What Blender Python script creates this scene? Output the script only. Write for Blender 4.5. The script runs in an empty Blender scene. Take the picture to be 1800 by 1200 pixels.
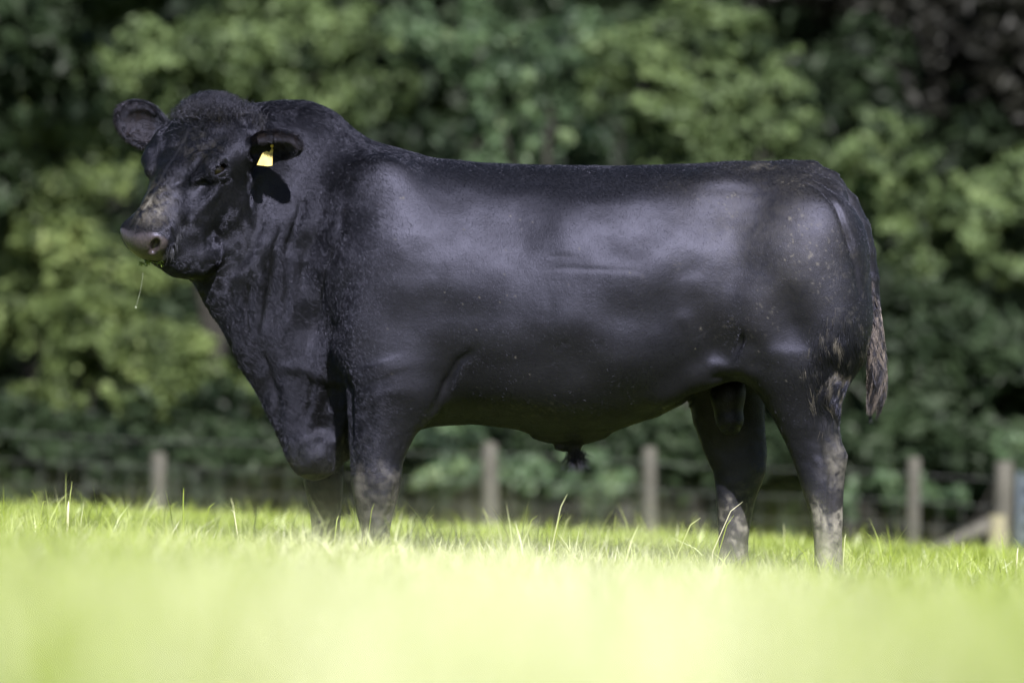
import bpy, math, numpy as np
from mathutils import Vector
sc = bpy.context.scene
COL = sc.collection
rng = np.random.default_rng(7)

# ------------------------------------------------------------ camera
cd = bpy.data.cameras.new('camera'); cam = bpy.data.objects.new('camera', cd); COL.objects.link(cam); sc.camera = cam
cd.lens = 200; cd.sensor_width = 36; cd.clip_start = .05; cd.clip_end = 3000
cam.location = (0, -20.4, .28); cam.rotation_euler = (math.radians(90) + math.atan(283 / 10000), 0, 0)
cd.dof.use_dof = True; cd.dof.focus_distance = 20.15; cd.dof.aperture_fstop = 2.1; cd.dof.aperture_blades = 0

# ------------------------------------------------------------ sky and sun
SUN = Vector((.20, -.74, .60)).normalized()
world = bpy.data.worlds.new('World'); sc.world = world; world.use_nodes = True
nt = world.node_tree; bg = nt.nodes['Background']
sky = nt.nodes.new('ShaderNodeTexSky'); sky.sky_type = 'NISHITA'; sky.sun_disc = False
sky.sun_elevation = math.asin(SUN.z); sky.sun_rotation = math.atan2(SUN.x, SUN.y)
sky.air_density = 1.0; sky.dust_density = .6; sky.ozone_density = 1.0
nt.links.new(sky.outputs[0], bg.inputs['Color']); bg.inputs['Strength'].default_value = .05
sl = bpy.data.lights.new('sun', 'SUN'); so = bpy.data.objects.new('sun', sl); COL.objects.link(so)
sl.energy = 5.0; sl.angle = math.radians(.55); sl.color = (1, .97, .93)
so.rotation_euler = SUN.to_track_quat('Z', 'Y').to_euler(); so.location = (-5, -20, 20)
sc.view_settings.view_transform = 'Standard'; sc.view_settings.look = 'None'
sc.view_settings.exposure = 1.35; sc.view_settings.gamma = 1.0; sc.view_settings.use_curve_mapping = False
sc.render.engine = 'CYCLES'
sc.cycles.use_denoising = True
sc.cycles.max_bounces = 8; sc.cycles.transparent_max_bounces = 8; sc.cycles.diffuse_bounces = 3
sc.cycles.glossy_bounces = 3; sc.cycles.transmission_bounces = 4
sc.cycles.sample_clamp_indirect = 6; sc.cycles.caustics_reflective = False; sc.cycles.caustics_refractive = False

# ------------------------------------------------------------ small helpers
def tag(o, label=None, cat=None, group=None, kind=None):
    for k, v in (('label', label), ('category', cat), ('group', group), ('kind', kind)):
        if v: o[k] = v
    return o
def mesh_obj(name, V, F, mat=None, parent=None, smooth=True, attrs=None):
    """V Nx3, F MxK (numpy) -> one linked mesh object"""
    me = bpy.data.meshes.new(name); V = np.asarray(V, np.float32); F = np.asarray(F, np.int32)
    k = F.shape[1]
    me.vertices.add(len(V)); me.vertices.foreach_set('co', V.ravel())
    me.loops.add(F.size); me.loops.foreach_set('vertex_index', F.ravel())
    me.polygons.add(len(F)); me.polygons.foreach_set('loop_start', np.arange(0, F.size, k, dtype=np.int32))
    me.polygons.foreach_set('use_smooth', np.full(len(F), smooth))
    me.update(calc_edges=True)
    for n, a in (attrs or {}).items():
        a = np.asarray(a, np.float32)
        if a.ndim == 1: at = me.attributes.new(n, 'FLOAT', 'POINT'); at.data.foreach_set('value', a)
        else: at = me.attributes.new(n, 'FLOAT_COLOR', 'POINT'); at.data.foreach_set('color', a.ravel())
    if mat: me.materials.append(mat)
    o = bpy.data.objects.new(name, me); COL.objects.link(o)
    if parent: o.parent = parent
    return o
def tube(pts, rad, n=8, cap=True):
    """tapered tube along pts -> V, F(quads)"""
    pts = np.asarray(pts, float); rad = np.broadcast_to(np.asarray(rad, float), (len(pts),)).copy()
    if cap:
        pts = np.vstack([pts[:1], pts, pts[-1:]]); rad = np.concatenate([[1e-4], rad, [1e-4]])
    T = np.gradient(pts, axis=0); T /= np.linalg.norm(T, axis=1)[:, None] + 1e-9
    u = np.cross(T, [0.13, .96, .21]); u /= np.linalg.norm(u, axis=1)[:, None]; v = np.cross(T, u)
    a = np.arange(n) / n * 2 * math.pi
    V = pts[:, None] + rad[:, None, None] * (np.cos(a)[None, :, None] * u[:, None] + np.sin(a)[None, :, None] * v[:, None])
    m = len(pts); i = np.arange(m - 1)[:, None] * n; j = np.arange(n)[None]; j2 = (j + 1) % n
    F = np.stack([i + j, i + j2, i + n + j2, i + n + j], -1).reshape(-1, 4)
    return V.reshape(-1, 3), F
def join(parts):
    Vs, Fs, o = [], [], 0
    for V, F in parts:
        Vs.append(V); Fs.append(F + o); o += len(V)
    return np.vstack(Vs), np.vstack(Fs)
class M:
    """tiny node-material builder"""
    def __init__(s, name, **kw):
        s.m = bpy.data.materials.new(name); s.m.use_nodes = True; s.t = s.m.node_tree; s.b = s.t.nodes['Principled BSDF']
        for k, v in kw.items(): s.b.inputs[k.replace('_', ' ')].default_value = v
    def n(s, ty, **kw):
        nd = s.t.nodes.new(ty)
        for k, v in kw.items():
            if k.startswith('i_'): nd.inputs[int(k[2:]) if k[2:].isdigit() else k[2:].replace('_', ' ')].default_value = v
            else: setattr(nd, k, v)
        return nd
    def l(s, a, b): s.t.links.new(a, b)
    def noise(s, scale, detail=3, rough=.55, vec=None, coord='Object', stretch=None):
        t = s.n('ShaderNodeTexCoord'); v = t.outputs[coord]
        if stretch: mp = s.n('ShaderNodeMapping'); mp.inputs['Scale'].default_value = stretch; s.l(v, mp.inputs[0]); v = mp.outputs[0]
        nz = s.n('ShaderNodeTexNoise'); nz.inputs['Scale'].default_value = scale; nz.inputs['Detail'].default_value = detail; nz.inputs['Roughness'].default_value = rough
        s.l(v, nz.inputs['Vector']); return nz.outputs['Fac']
    def ramp(s, f, stops):
        r = s.n('ShaderNodeValToRGB'); e = r.color_ramp.elements
        while len(e) < len(stops): e.new(.5)
        for q, (p, c) in zip(e, stops): q.position = p; q.color = (*c, 1) if len(c) == 3 else c
        s.l(f, r.inputs[0]); return r.outputs[0]
    def mix(s, f, a, b):
        x = s.n('ShaderNodeMix', data_type='RGBA')
        for q, v in ((0, f), (6, a), (7, b)):
            if hasattr(v, 'is_linked') or hasattr(v, 'links'): s.l(v, x.inputs[q])
            else: x.inputs[q].default_value = v if q == 0 else (*v, 1)
        return x.outputs[2]
    def math(s, op, a, b=0.0):
        x = s.n('ShaderNodeMath', operation=op)
        for q, v in ((0, a), (1, b)):
            if hasattr(v, 'links'): s.l(v, x.inputs[q])
            else: x.inputs[q].default_value = v
        return x.outputs[0]
    def attr(s, name): return s.n('ShaderNodeAttribute', attribute_name=name)
    def bump(s, h, strength, dist=.01):
        b = s.n('ShaderNodeBump'); b.inputs['Strength'].default_value = strength; b.inputs['Distance'].default_value = dist
        s.l(h, b.inputs['Height']); s.l(b.outputs[0], s.b.inputs['Normal']); return b
# ============================================================ BULL: implicit surface sculpt
F_PX, CAM_D, CAM_Z, HOR = 10000.0, 20.4, 0.28, 883.0
def W(px, py, Y=0.0):
    """a point at depth Y seen at (px, py) of the 1800x1200 photograph"""
    d = CAM_D + Y
    return np.array([(px - 900.0) / F_PX * d, Y, CAM_Z - (py - HOR) / F_PX * d])
def WX(px, Y=0.0): return (np.asarray(px, float) - 900.0) / F_PX * (CAM_D + Y)
def WZ(py, Y=0.0): return CAM_Z - (np.asarray(py, float) - HOR) / F_PX * (CAM_D + Y)

def smooth_table(xs, ys, lo, hi, n=600, sig=0.012):
    t = np.linspace(lo, hi, n); v = np.interp(t, xs, ys)
    h = max(1, int(3 * sig / (t[1] - t[0])))
    k = np.exp(-0.5 * (np.arange(-h, h + 1) * (t[1] - t[0]) / sig) ** 2); k /= k.sum()
    return t, np.convolve(np.pad(v, h, mode='edge'), k, mode='valid')

def smin(a, b, k):
    h = np.clip(0.5 + 0.5 * (b - a) / k, 0, 1)
    return b + (a - b) * h - k * h * (1 - h)
def smax(a, b, k): return -smin(-a, -b, k)

# ---- torso and neck: sections along X, taken from the outline
TOR_TOP = [(300,300),(330,235),(380,205),(430,192),(480,183),(540,180),(580,196),(620,228),(645,244),(700,259),(760,278),(850,288),(950,291),(1050,293),(1150,291),(1230,288),(1290,284),(1380,281),(1420,287),(1450,304),(1474,345),(1492,395),(1506,450),(1520,540)]
TOR_BOT = [(300,440),(330,488),(345,503),(370,548),(400,590),(420,640),(450,688),(480,742),(500,788),(530,824),(560,835),(595,822),(625,800),(660,780),(700,764),(760,748),(830,745),(900,754),(960,766),(1000,772),(1080,758),(1150,734),(1190,711),(1225,682),(1250,664),(1300,655),(1400,655),(1470,655),(1496,638),(1512,602),(1520,550)]
TOR_W   = [(300,.04),(330,.09),(380,.13),(430,.16),(480,.185),(530,.21),(580,.245),(640,.30),(700,.35),(800,.375),(900,.385),(1000,.385),(1100,.375),(1200,.35),(1280,.33),(1350,.32),(1420,.29),(1460,.245),(1488,.185),(1508,.12),(1520,.03)]
TOR_MID = [(300,380),(430,420),(480,440),(600,490),(700,520),(900,560),(1100,560),(1300,520),(1400,500),(1527,520)]
TOR_NT  = [(300,1.9),(430,1.8),(560,1.75),(640,1.9),(760,2.0),(1100,2.1),(1400,2.1),(1527,2.0)]
TOR_NB  = [(300,1.7),(430,1.35),(520,1.12),(600,1.25),(650,1.6),(760,2.2),(1100,2.2),(1527,2.2)]
TOR_YC  = [(300,-.22),(380,-.17),(430,-.12),(500,-.07),(600,-.02),(700,0),(1527,0)]
_x0, _x1 = WX(295), WX(1525)
def _tab(L, f=lambda v: v, sig=.014):
    return smooth_table(WX([p[0] for p in L]), f(np.array([p[1] for p in L], float)), _x0, _x1, sig=sig)
T_TOP, T_BOT = _tab(TOR_TOP, WZ, .022), _tab(TOR_BOT, WZ, .012)
T_W, T_MID, T_NT, T_NB, T_YC = _tab(TOR_W, sig=.02), _tab(TOR_MID, WZ, .04), _tab(TOR_NT, sig=.04), _tab(TOR_NB, sig=.04), _tab(TOR_YC, sig=.04)
def d_torso(P):
    x, y, z = P.T
    g = lambda T: np.interp(x, T[0], T[1])
    zt, zb, w, zm, nt, nb, yc = g(T_TOP), g(T_BOT), g(T_W), g(T_MID), g(T_NT), g(T_NB), g(T_YC)
    up = z > zm
    h = np.where(up, zt - zm, zm - zb); n = np.where(up, nt, nb)
    h = np.maximum(h, .01); w = np.maximum(w, .01)
    a = np.abs(y - yc) / w; b = np.abs(z - zm) / h
    r = (a ** n + b ** n + 1e-9) ** (1 / n)
    # first-order distance: value over the section gradient
    gy = (a ** (n - 1)) / w; gz = (b ** (n - 1)) / h
    gr = np.sqrt(gy * gy + gz * gz) * (r ** (1 - n)) + 1e-6
    d = (r - 1) / np.maximum(gr, 1.2)
    ex = np.maximum(_x0 + .01 - x, x - (_x1 - .01))
    return np.maximum(d, ex)

# ---- legs: sections along Z from their outlines
def leg_table(rows, Y):
    rows = np.array(rows, float)
    zs = WZ(rows[:, 0], Y)[::-1]; cx = WX((rows[:, 1] + rows[:, 2]) / 2, Y)[::-1]
    rx = ((rows[:, 2] - rows[:, 1]) / 2 / F_PX * (CAM_D + Y))[::-1]; ry = rows[:, 3][::-1]; cy = rows[:, 4][::-1]
    lo, hi = zs[0], zs[-1]
    return [smooth_table(zs, v, lo, hi, 400, .010) for v in (cx, rx, ry, cy)] + [lo, hi]
def d_leg(P, T, n=2.3):
    x, y, z = P.T
    cx, rx, ry, cy = [np.interp(z, t[0], t[1]) for t in T[:4]]
    a, b = np.abs(x - cx) / rx, np.abs(y - cy) / ry
    r = (a ** n + b ** n + 1e-9) ** (1 / n)
    d = (r - 1) * np.minimum(rx, ry)
    return np.maximum(smax(d, z - T[5], .09), T[4] - z)
LEGS = [
 leg_table([(500,1340,1470,.07,-.14),(560,1300,1500,.12,-.18),(620,1290,1508,.135,-.2),(660,1308,1494,.12,-.2),(700,1342,1478,.10,-.2),(740,1362,1474,.08,-.2),(775,1376,1481,.062,-.2),(800,1386,1493,.055,-.2),(830,1398,1487,.052,-.2),(870,1412,1483,.047,-.2),(905,1424,1481,.042,-.2),(950,1430,1480,.04,-.2),(1000,1432,1481,.042,-.2),(1018,1424,1488,.055,-.2),(1034,1410,1492,.062,-.2),(1056,1400,1490,.066,-.2)], -.2),
 leg_table([(600,1215,1400,.12,.18),(690,1218,1345,.10,.2),(740,1222,1345,.08,.2),(790,1236,1349,.065,.2),(830,1253,1347,.055,.2),(870,1258,1331,.047,.2),(900,1260,1322,.043,.2),(950,1263,1315,.04,.2),(1000,1262,1316,.042,.2),(1018,1254,1322,.055,.2),(1040,1242,1326,.066,.2)], .2),
 leg_table([(520,680,730,.04,-.18),(580,650,750,.08,-.21),(640,612,772,.115,-.235),(690,609,765,.12,-.24),(720,611,755,.105,-.24),(750,612,742,.092,-.24),(780,612,728,.083,-.24),(815,615,712,.073,-.24),(850,617,706,.068,-.24),(880,622,698,.06,-.24),(905,628,690,.05,-.24),(935,636,685,.045,-.24),(965,636,686,.045,-.24),(980,628,694,.056,-.24),(996,622,700,.062,-.24),(1012,616,702,.066,-.24)], -.24),
 leg_table([(650,520,650,.11,.2),(700,520,640,.11,.2),(780,527,612,.088,.2),(840,531,605,.073,.2),(870,538,603,.067,.2),(900,545,599,.05,.2),(930,548,598,.045,.2),(960,547,597,.045,.2),(976,540,603,.056,.2),(1004,528,608,.066,.2)], .2)]

# ---- head frame: f from poll to nose, s to the bull's own left, n out of the forehead
HY, HP, HR = math.radians(50), math.radians(55), math.radians(-8)
_h = np.array([-math.cos(HY), -math.sin(HY), 0.0]); _z = np.array([0, 0, 1.0])
_ef = math.cos(HP) * _h - math.sin(HP) * _z; _en = math.sin(HP) * _h + math.cos(HP) * _z; _es = np.cross(_z, _h)
# roll about the horizontal facing direction
def _rot(v, a, ang): return v * math.cos(ang) + np.cross(a, v) * math.sin(ang) + a * np.dot(a, v) * (1 - math.cos(ang))
_ef, _en, _es = [_rot(v, _h, HR) for v in (_ef, _en, _es)]
if _es[2] > 0: raise SystemExit('roll sign')
HEAD0 = W(361, 184, -.27)
HM = np.array([_ef, _es, _en])            # rows: local axes in world
HS = np.array([1.05, 1.17, 1.10])
def HW(f, s, n): return HEAD0 + HS[0] * f * _ef + HS[1] * s * _es + HS[2] * n * _en

PR = []     # (kind, centre, bounding radius, params, blend, op)
def basis(ax, up=(0, 0, 1)):
    a = np.array(ax, float); a /= np.linalg.norm(a)
    u = np.array(up, float); u -= a * np.dot(a, u); u /= np.linalg.norm(u)
    return np.array([a, np.cross(u, a), u])
def ell(c, r, k=.03, M=None, op='add'):
    PR.append(('e', np.array(c, float), max(r) , (np.array(r, float), np.eye(3) if M is None else M), k, op))
def cone(a, b, ra, rb, k=.03, op='add', sq=None):
    a, b = np.array(a, float), np.array(b, float)
    PR.append(('c', (a + b) / 2, np.linalg.norm(b - a) / 2 + max(ra, rb), (a, b, ra, rb, sq), k, op))
def hell(f, s, n, r, k=.02, op='add', both=True, R=None):
    """ellipsoid in head space, mirrored; R rotates it in head space"""
    for sg in ((1, -1) if both and s != 0 else (1,)):
        M = HM if R is None else (R if sg == 1 else R * np.array([1, -1, 1]) ) @ HM
        ell(HW(f, s * sg, n), np.array(r) * (HS if R is None else 1.1), k, M, op)
def hcone(a, b, ra, rb, k=.02, op='add', both=False, sq=None):
    for sg in ((1, -1) if both else (1,)):
        cone(HW(a[0], a[1] * sg, a[2]), HW(b[0], b[1] * sg, b[2]), ra * 1.1, rb * 1.1, k, op, sq)

def prim_d(P, pr):
    kind, c, R, q, k, op = pr
    if kind == 'e':
        r, M = q
        L = (P - c) @ M.T
        k0 = np.linalg.norm(L / r, axis=1); k1 = np.linalg.norm(L / (r * r), axis=1) + 1e-6
        return k0 * (k0 - 1) / k1
    a, b, ra, rb, sq = q
    ab = b - a; t = np.clip((P - a) @ ab / np.dot(ab, ab), 0, 1)
    D = P - a - t[:, None] * ab
    if sq is not None:
        ax, s = sq; D = D + (D @ ax)[:, None] * ax * (1 / s - 1)
    return np.linalg.norm(D, axis=1) - (ra + (rb - ra) * t)

def eye_frame(sg):
    n = .72 * sg * _es + .50 * _en + .05 * _ef; n /= np.linalg.norm(n)
    l = sg * _h * -.75 + np.array([0, 0, .36]) if sg > 0 else _h * .75 - np.array([0, 0, .36])
    l = l - n * np.dot(l, n); l /= np.linalg.norm(l)
    return HW(.222, .130 * sg, -.068) + np.array([.004, 0, .014]), np.array([l, n, np.cross(l, n)])
def build_prims():
    m = lambda y: (-y, y)
    # shoulders, upper arm, elbow, hindquarter masses on both sides
    for sg in (-1, 1):
        S = lambda px, py, y: W(px, py, 0) * [1, 0, 1] + [0, sg * y, 0]
        ell(S(668, 420, .212), (.16, .085, .27), .13)
        ell(S(650, 590, .255), (.13, .10, .17), .07)
        ell(S(720, 580, .27), (.17, .095, .20), .06)
        ell(S(735, 685, .24), (.095, .085, .13), .045)
        # hindquarters
        ell(S(1405, 470, .19), (.235, .165, .29), .08)
        ell(S(1440, 560, .19), (.165, .155, .21), .07)
        ell(S(1325, 565, .255), (.12, .095, .17), .06)
        ell(S(1262, 360, .17), (.12, .075, .07), .12)
        ell(S(1455, 350, .11), (.06, .06, .07), .04)
    ell(W(600, 600, .17), (.13, .12, .2), .08)
    ell(W(590, 700, .19), (.09, .10, .14), .06)
    # near flank fold that runs from the belly to the stifle
    for sg in (-1, 1):
        c = lambda px, py, y: W(px, py, 0) * [1, 0, 1] + [0, sg * y, 0]
        cone(c(1160, 690, .20), c(1235, 655, .195), .03, .035, .09)
        cone(c(1235, 655, .20), c(1310, 630, .185), .035, .06, .09)
    # sheath, scrotum
    ell(W(1000, 762, 0), (.13, .07, .035), .05)
    ell(W(984, 778, -.01), (.034, .036, .028), .015)
    cone(W(1008, 765, 0), W(1010, 800, 0), .048, .032, .03)
    ell(W(1282, 695, .02), (.056, .066, .085), .04)
    ell(W(1284, 742, .02), (.052, .060, .044), .04)
    # brisket fold
    ell(W(552, 795, -.03), (.085, .10, .075), .04)
    cone(W(500, 700, -.05), W(552, 800, -.04), .06, .075, .05)
    # tail dock
    tp = [(1385,300,.03),(1428,303,.036),(1462,322,.037),(1488,356,.035),(1507,400,.032),(1520,445,.029),(1529,490,.025),(1535,545,.020),(1540,600,.014)]
    for a, b in zip(tp, tp[1:]):
        cone(W(a[0] , a[1], -.015), W(b[0], b[1], -.015), a[2], b[2], .012 if a[0] > 1480 else .035)
    # ---------------- head
    hell(.10, 0, -.115, (.13, .172, .120), .04)                # cranium
    hell(.045, 0, -.085, (.085, .145, .078), .05)                 # poll
    hell(.20, 0, -.10, (.17, .135, .095), .03)                 # forehead
    hcone((.22, 0, -.13), (.47, 0, -.10), .115, .075, .04)     # nose
    hcone((.28, 0, -.05), (.46, 0, -.055), .05, .045, .03)     # nasal bridge
    hell(.515, 0, -.085, (.052, .068, .064), .022)             # muzzle pad
    hell(.500, .058, -.070, (.042, .033, .044), .034)           # nostril wings
    hell(.46, .036, -.130, (.08, .040, .05), .03)               # upper lip sides
    hcone((.20, 0, -.26), (.46, 0, -.185), .10, .062, .05)     # lower jaw
    hell(.485, 0, -.18, (.05, .055, .036), .015)               # chin
    ell(W(338, 448, -.31), (.10, .085, .085), .06)
    hell(.37, .065, -.185, (.11, .045, .075), .04)
    hell(.40, 0, -.245, (.12, .055, .06), .04)                 # chin skin
    hell(.19, .10, -.20, (.145, .065, .12), .035)              # cheek
    hell(.30, .075, -.15, (.13, .060, .09), .04)             # front cheek
    hcone((.13, .125, -.075), (.235, .122, -.038), .032, .022, .03, both=True)   # brow ridge
    hcone((.27, .118, -.095), (.38, .085, -.10), .022, .02, .035, both=True)      # cheekbone
    hell(.285, .116, -.054, (.048, .018, .015), .04, op='sub')
    hcone((.20, .122, -.046), (.275, .088, -.026), .024, .016, .035, both=True)
    hell(.13, .135, -.10, (.09, .04, .07), .04)
    # eye lids
    for sg in (1, -1):
        c, ME = eye_frame(sg)
        ell(c, (.050, .022, .038), .024, ME)
        ell(c + ME[1] * .022, (.033, .024, .0128), .004, ME, 'sub')
    hell(.465, 0, -.060, (.055, .066, .036), .035)
    # nostrils
    R = basis((.75, .25, .6), (0, 1, 0))
    for sg in (1, -1):
        dp = (_ef * .75 + sg * _es * .35 + _en * .2); dp /= np.linalg.norm(dp)
        lo_ = sg * _es * .75 + _en * .75; lo_ = lo_ - dp * np.dot(lo_, dp); lo_ /= np.linalg.norm(lo_)
        ell(HW(.548, .070 * sg, -.060), (.033, .038, .0175), .007, np.array([lo_, dp, np.cross(lo_, dp)]), 'sub')
        ell(HW(.556, .055 * sg, -.078), (.016, .024, .013), .006, np.array([lo_, dp, np.cross(lo_, dp)]), 'sub')
    # mouth slit
    for sg in (1, -1):
        cone(HW(.545, .0, -.145), HW(.51, .05 * sg, -.150), .006, .006, .006, 'sub')
    # throat join
    cone(HW(.12, 0, -.22), W(455, 420, -.10), .12, .17, .10)
    cone(HW(.04, 0, -.13), W(455, 270, -.14), .10, .09, .09)
    # ears
    for sg in (1, -1):
        ax = sg * _es * 1.0 + _h * (.55 if sg < 0 else -.05) + (0.58 if sg < 0 else .24) * _z
        ax = ax / np.linalg.norm(ax)
        op_ = (np.array([-.2, -1, .05]) if sg < 0 else _h * .6 - _z * .75)
        B = basis(ax, op_)        # rows: axis, width, opening
        root = HW(.085 if sg > 0 else .10, (.158 if sg > 0 else .150) * sg, -.105)
        cone(root - ax * .03, root + ax * .05, .045, .030, .04)
        c = root + ax * .116
        wd = .064 if sg > 0 else .080
        ell(c, (.112, wd, .036), .016, B)
        ell(c + B[2] * .027 + ax * .006, (.099, wd - .015, .036), .006, B, 'sub')
PRIM_BLEND = {}
def sdf(P):
    d = d_torso(P)
    z = P[:, 2]
    for i, T in enumerate(LEGS):
        s = z < T[5] + .2
        if not s.any(): continue
        q = P[s]; bx = np.abs(q[:, 0] - T[0][1].mean()) < .45
        idx = np.flatnonzero(s)[bx]
        if len(idx): d[idx] = smin(d[idx], d_leg(P[idx], T), .06)
    for pr in PR:
        kind, c, R, q, k, op = pr
        D = P - c
        s = np.flatnonzero((D * D).sum(1) < (R + k + .05) ** 2)
        if not len(s): continue
        p = prim_d(P[s], pr)
        d[s] = smin(d[s], p, k) if op == 'add' else smax(d[s], -p, k)
    return d

def chunked(f, P, n=400000):
    return np.concatenate([f(P[i:i + n]) for i in range(0, len(P), n)])

def mesh_sdf(lo, hi, h, sub=4):
    """narrow-band evaluation then naive surface nets"""
    lo = np.array(lo, float); H = h * sub
    nc = np.ceil((np.array(hi) - lo) / H).astype(int)
    ax = [lo[i] + (np.arange(nc[i]) + .5) * H for i in range(3)]
    G = np.stack(np.meshgrid(*ax, indexing='ij'), -1).reshape(-1, 3)
    dc = chunked(sdf, G)
    near = np.abs(dc) < H * 1.6
    D = np.repeat(np.repeat(np.repeat(dc.reshape(nc).astype(np.float32), sub, 0), sub, 1), sub, 2)
    o = (np.arange(sub) + .5) * h - H / 2
    off = np.stack(np.meshgrid(o, o, o, indexing='ij'), -1).reshape(-1, 3)
    idx = np.flatnonzero(near)
    I, J, K = np.unravel_index(idx, nc)
    so = np.stack(np.meshgrid(*[np.arange(sub)] * 3, indexing='ij'), -1).reshape(-1, 3)
    for a in range(0, len(idx), 6000):
        s = slice(a, a + 6000)
        P = (G[idx[s]][:, None, :] + off[None]).reshape(-1, 3)
        v = sdf(P)
        ii = (np.stack([I[s], J[s], K[s]], -1) * sub)[:, None, :] + so[None]
        ii = ii.reshape(-1, 3)
        D[ii[:, 0], ii[:, 1], ii[:, 2]] = v
    org = lo + h / 2
    S = D < 0
    c = S[:-1, :-1, :-1].astype(np.int8)
    cnt = np.zeros(c.shape, np.int8)
    for dx in (0, 1):
        for dy in (0, 1):
            for dz in (0, 1):
                cnt += S[dx:S.shape[0] - 1 + dx, dy:S.shape[1] - 1 + dy, dz:S.shape[2] - 1 + dz]
    act = (cnt > 0) & (cnt < 8)
    ci = np.argwhere(act)
    vid = np.full(act.shape, -1, np.int32); vid[act] = np.arange(len(ci))
    acc = np.zeros((len(ci), 3)); n = np.zeros(len(ci))
    cor = [(a, b, c_) for a in (0, 1) for b in (0, 1) for c_ in (0, 1)]
    val = {k: D[ci[:, 0] + k[0], ci[:, 1] + k[1], ci[:, 2] + k[2]] for k in cor}
    for a in cor:
        for e in range(3):
            if a[e]: continue
            b = list(a); b[e] = 1; b = tuple(b)
            va, vb = val[a], val[b]; m = (va < 0) != (vb < 0)
            t = va[m] / (va[m] - vb[m])
            p = np.tile(np.array(a, float), (m.sum(), 1)); p[:, e] += t
            acc[m] += p; n[m] += 1
    V = org + (ci + acc / n[:, None]) * h
    F = []
    for e in range(3):
        o1, o2 = [(1, 2), (2, 0), (0, 1)][e]
        sl0 = [slice(1, -1)] * 3; sl1 = [slice(1, -1)] * 3
        sl0[e] = slice(0, -1); sl1[e] = slice(1, None)
        A, B = S[tuple(sl0)], S[tuple(sl1)]
        ch = np.argwhere(A != B)
        ins = A[tuple(ch.T)]
        base = ch + 1; base[:, e] -= 1
        def vv(d1, d2):
            q = base.copy(); q[:, o1] -= d1; q[:, o2] -= d2
            return vid[q[:, 0], q[:, 1], q[:, 2]]
        q = np.stack([vv(1, 1), vv(0, 1), vv(0, 0), vv(1, 0)], 1)
        q[~ins] = q[~ins][:, ::-1]
        F.append(q)
    F = np.concatenate(F); F = F[(F >= 0).all(1)]
    return V, F

def vnormals(V, F):
    n = np.cross(V[F[:, 2]] - V[F[:, 0]], V[F[:, 3]] - V[F[:, 1]])
    N = np.zeros_like(V)
    for k in range(4):
        for a in range(3): N[:, a] += np.bincount(F[:, k], n[:, a], len(V))
    return N / (np.linalg.norm(N, axis=1)[:, None] + 1e-12)
def laplace(V, F, it, lam=.5):
    deg = np.zeros(len(V)); E = []
    for k in range(4): E.append(np.stack([F[:, k], F[:, (k + 1) % 4]], 1))
    E = np.concatenate(E); deg = np.bincount(E[:, 0], minlength=len(V)) + np.bincount(E[:, 1], minlength=len(V))
    for _ in range(it):
        S = np.zeros_like(V)
        for a in range(3): S[:, a] = np.bincount(E[:, 0], V[E[:, 1], a], len(V)) + np.bincount(E[:, 1], V[E[:, 0], a], len(V))
        V = V + lam * (S / deg[:, None] - V)
    return V
def largest(V, F):
    """keep the biggest connected piece"""
    lab = np.arange(len(V))
    while True:
        m = lab[F].min(1); new = lab.copy()
        for k in range(4): np.minimum.at(new, F[:, k], m)
        new = new[new]
        if (new == lab).all(): break
        lab = new
    r = np.bincount(lab).argmax(); keep = lab == r
    ix = np.cumsum(keep) - 1
    return V[keep], ix[F[keep[F[:, 0]]]]

# ---- numpy value noise for sculpted relief and hair
def _hash(i, j, k, s):
    n = (i * 374761393 + j * 668265263 + k * 2147483647 + s * 974634777) & 0xffffffff
    n = ((n ^ (n >> 13)) * 1274126177) & 0xffffffff
    return ((n ^ (n >> 16)) & 0xffff) / 32767.5 - 1
def noise3(P, s=0):
    P = np.asarray(P, float); i = np.floor(P).astype(np.int64); f = P - i; u = f * f * (3 - 2 * f)
    r = 0
    for a in (0, 1):
        for b in (0, 1):
            for c in (0, 1):
                w = (u[:, 0] if a else 1 - u[:, 0]) * (u[:, 1] if b else 1 - u[:, 1]) * (u[:, 2] if c else 1 - u[:, 2])
                r = r + w * _hash(i[:, 0] + a, i[:, 1] + b, i[:, 2] + c, s)
    return r
def sstep(a, b, x):
    t = np.clip((x - a) / (b - a), 0, 1); return t * t * (3 - 2 * t)

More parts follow.
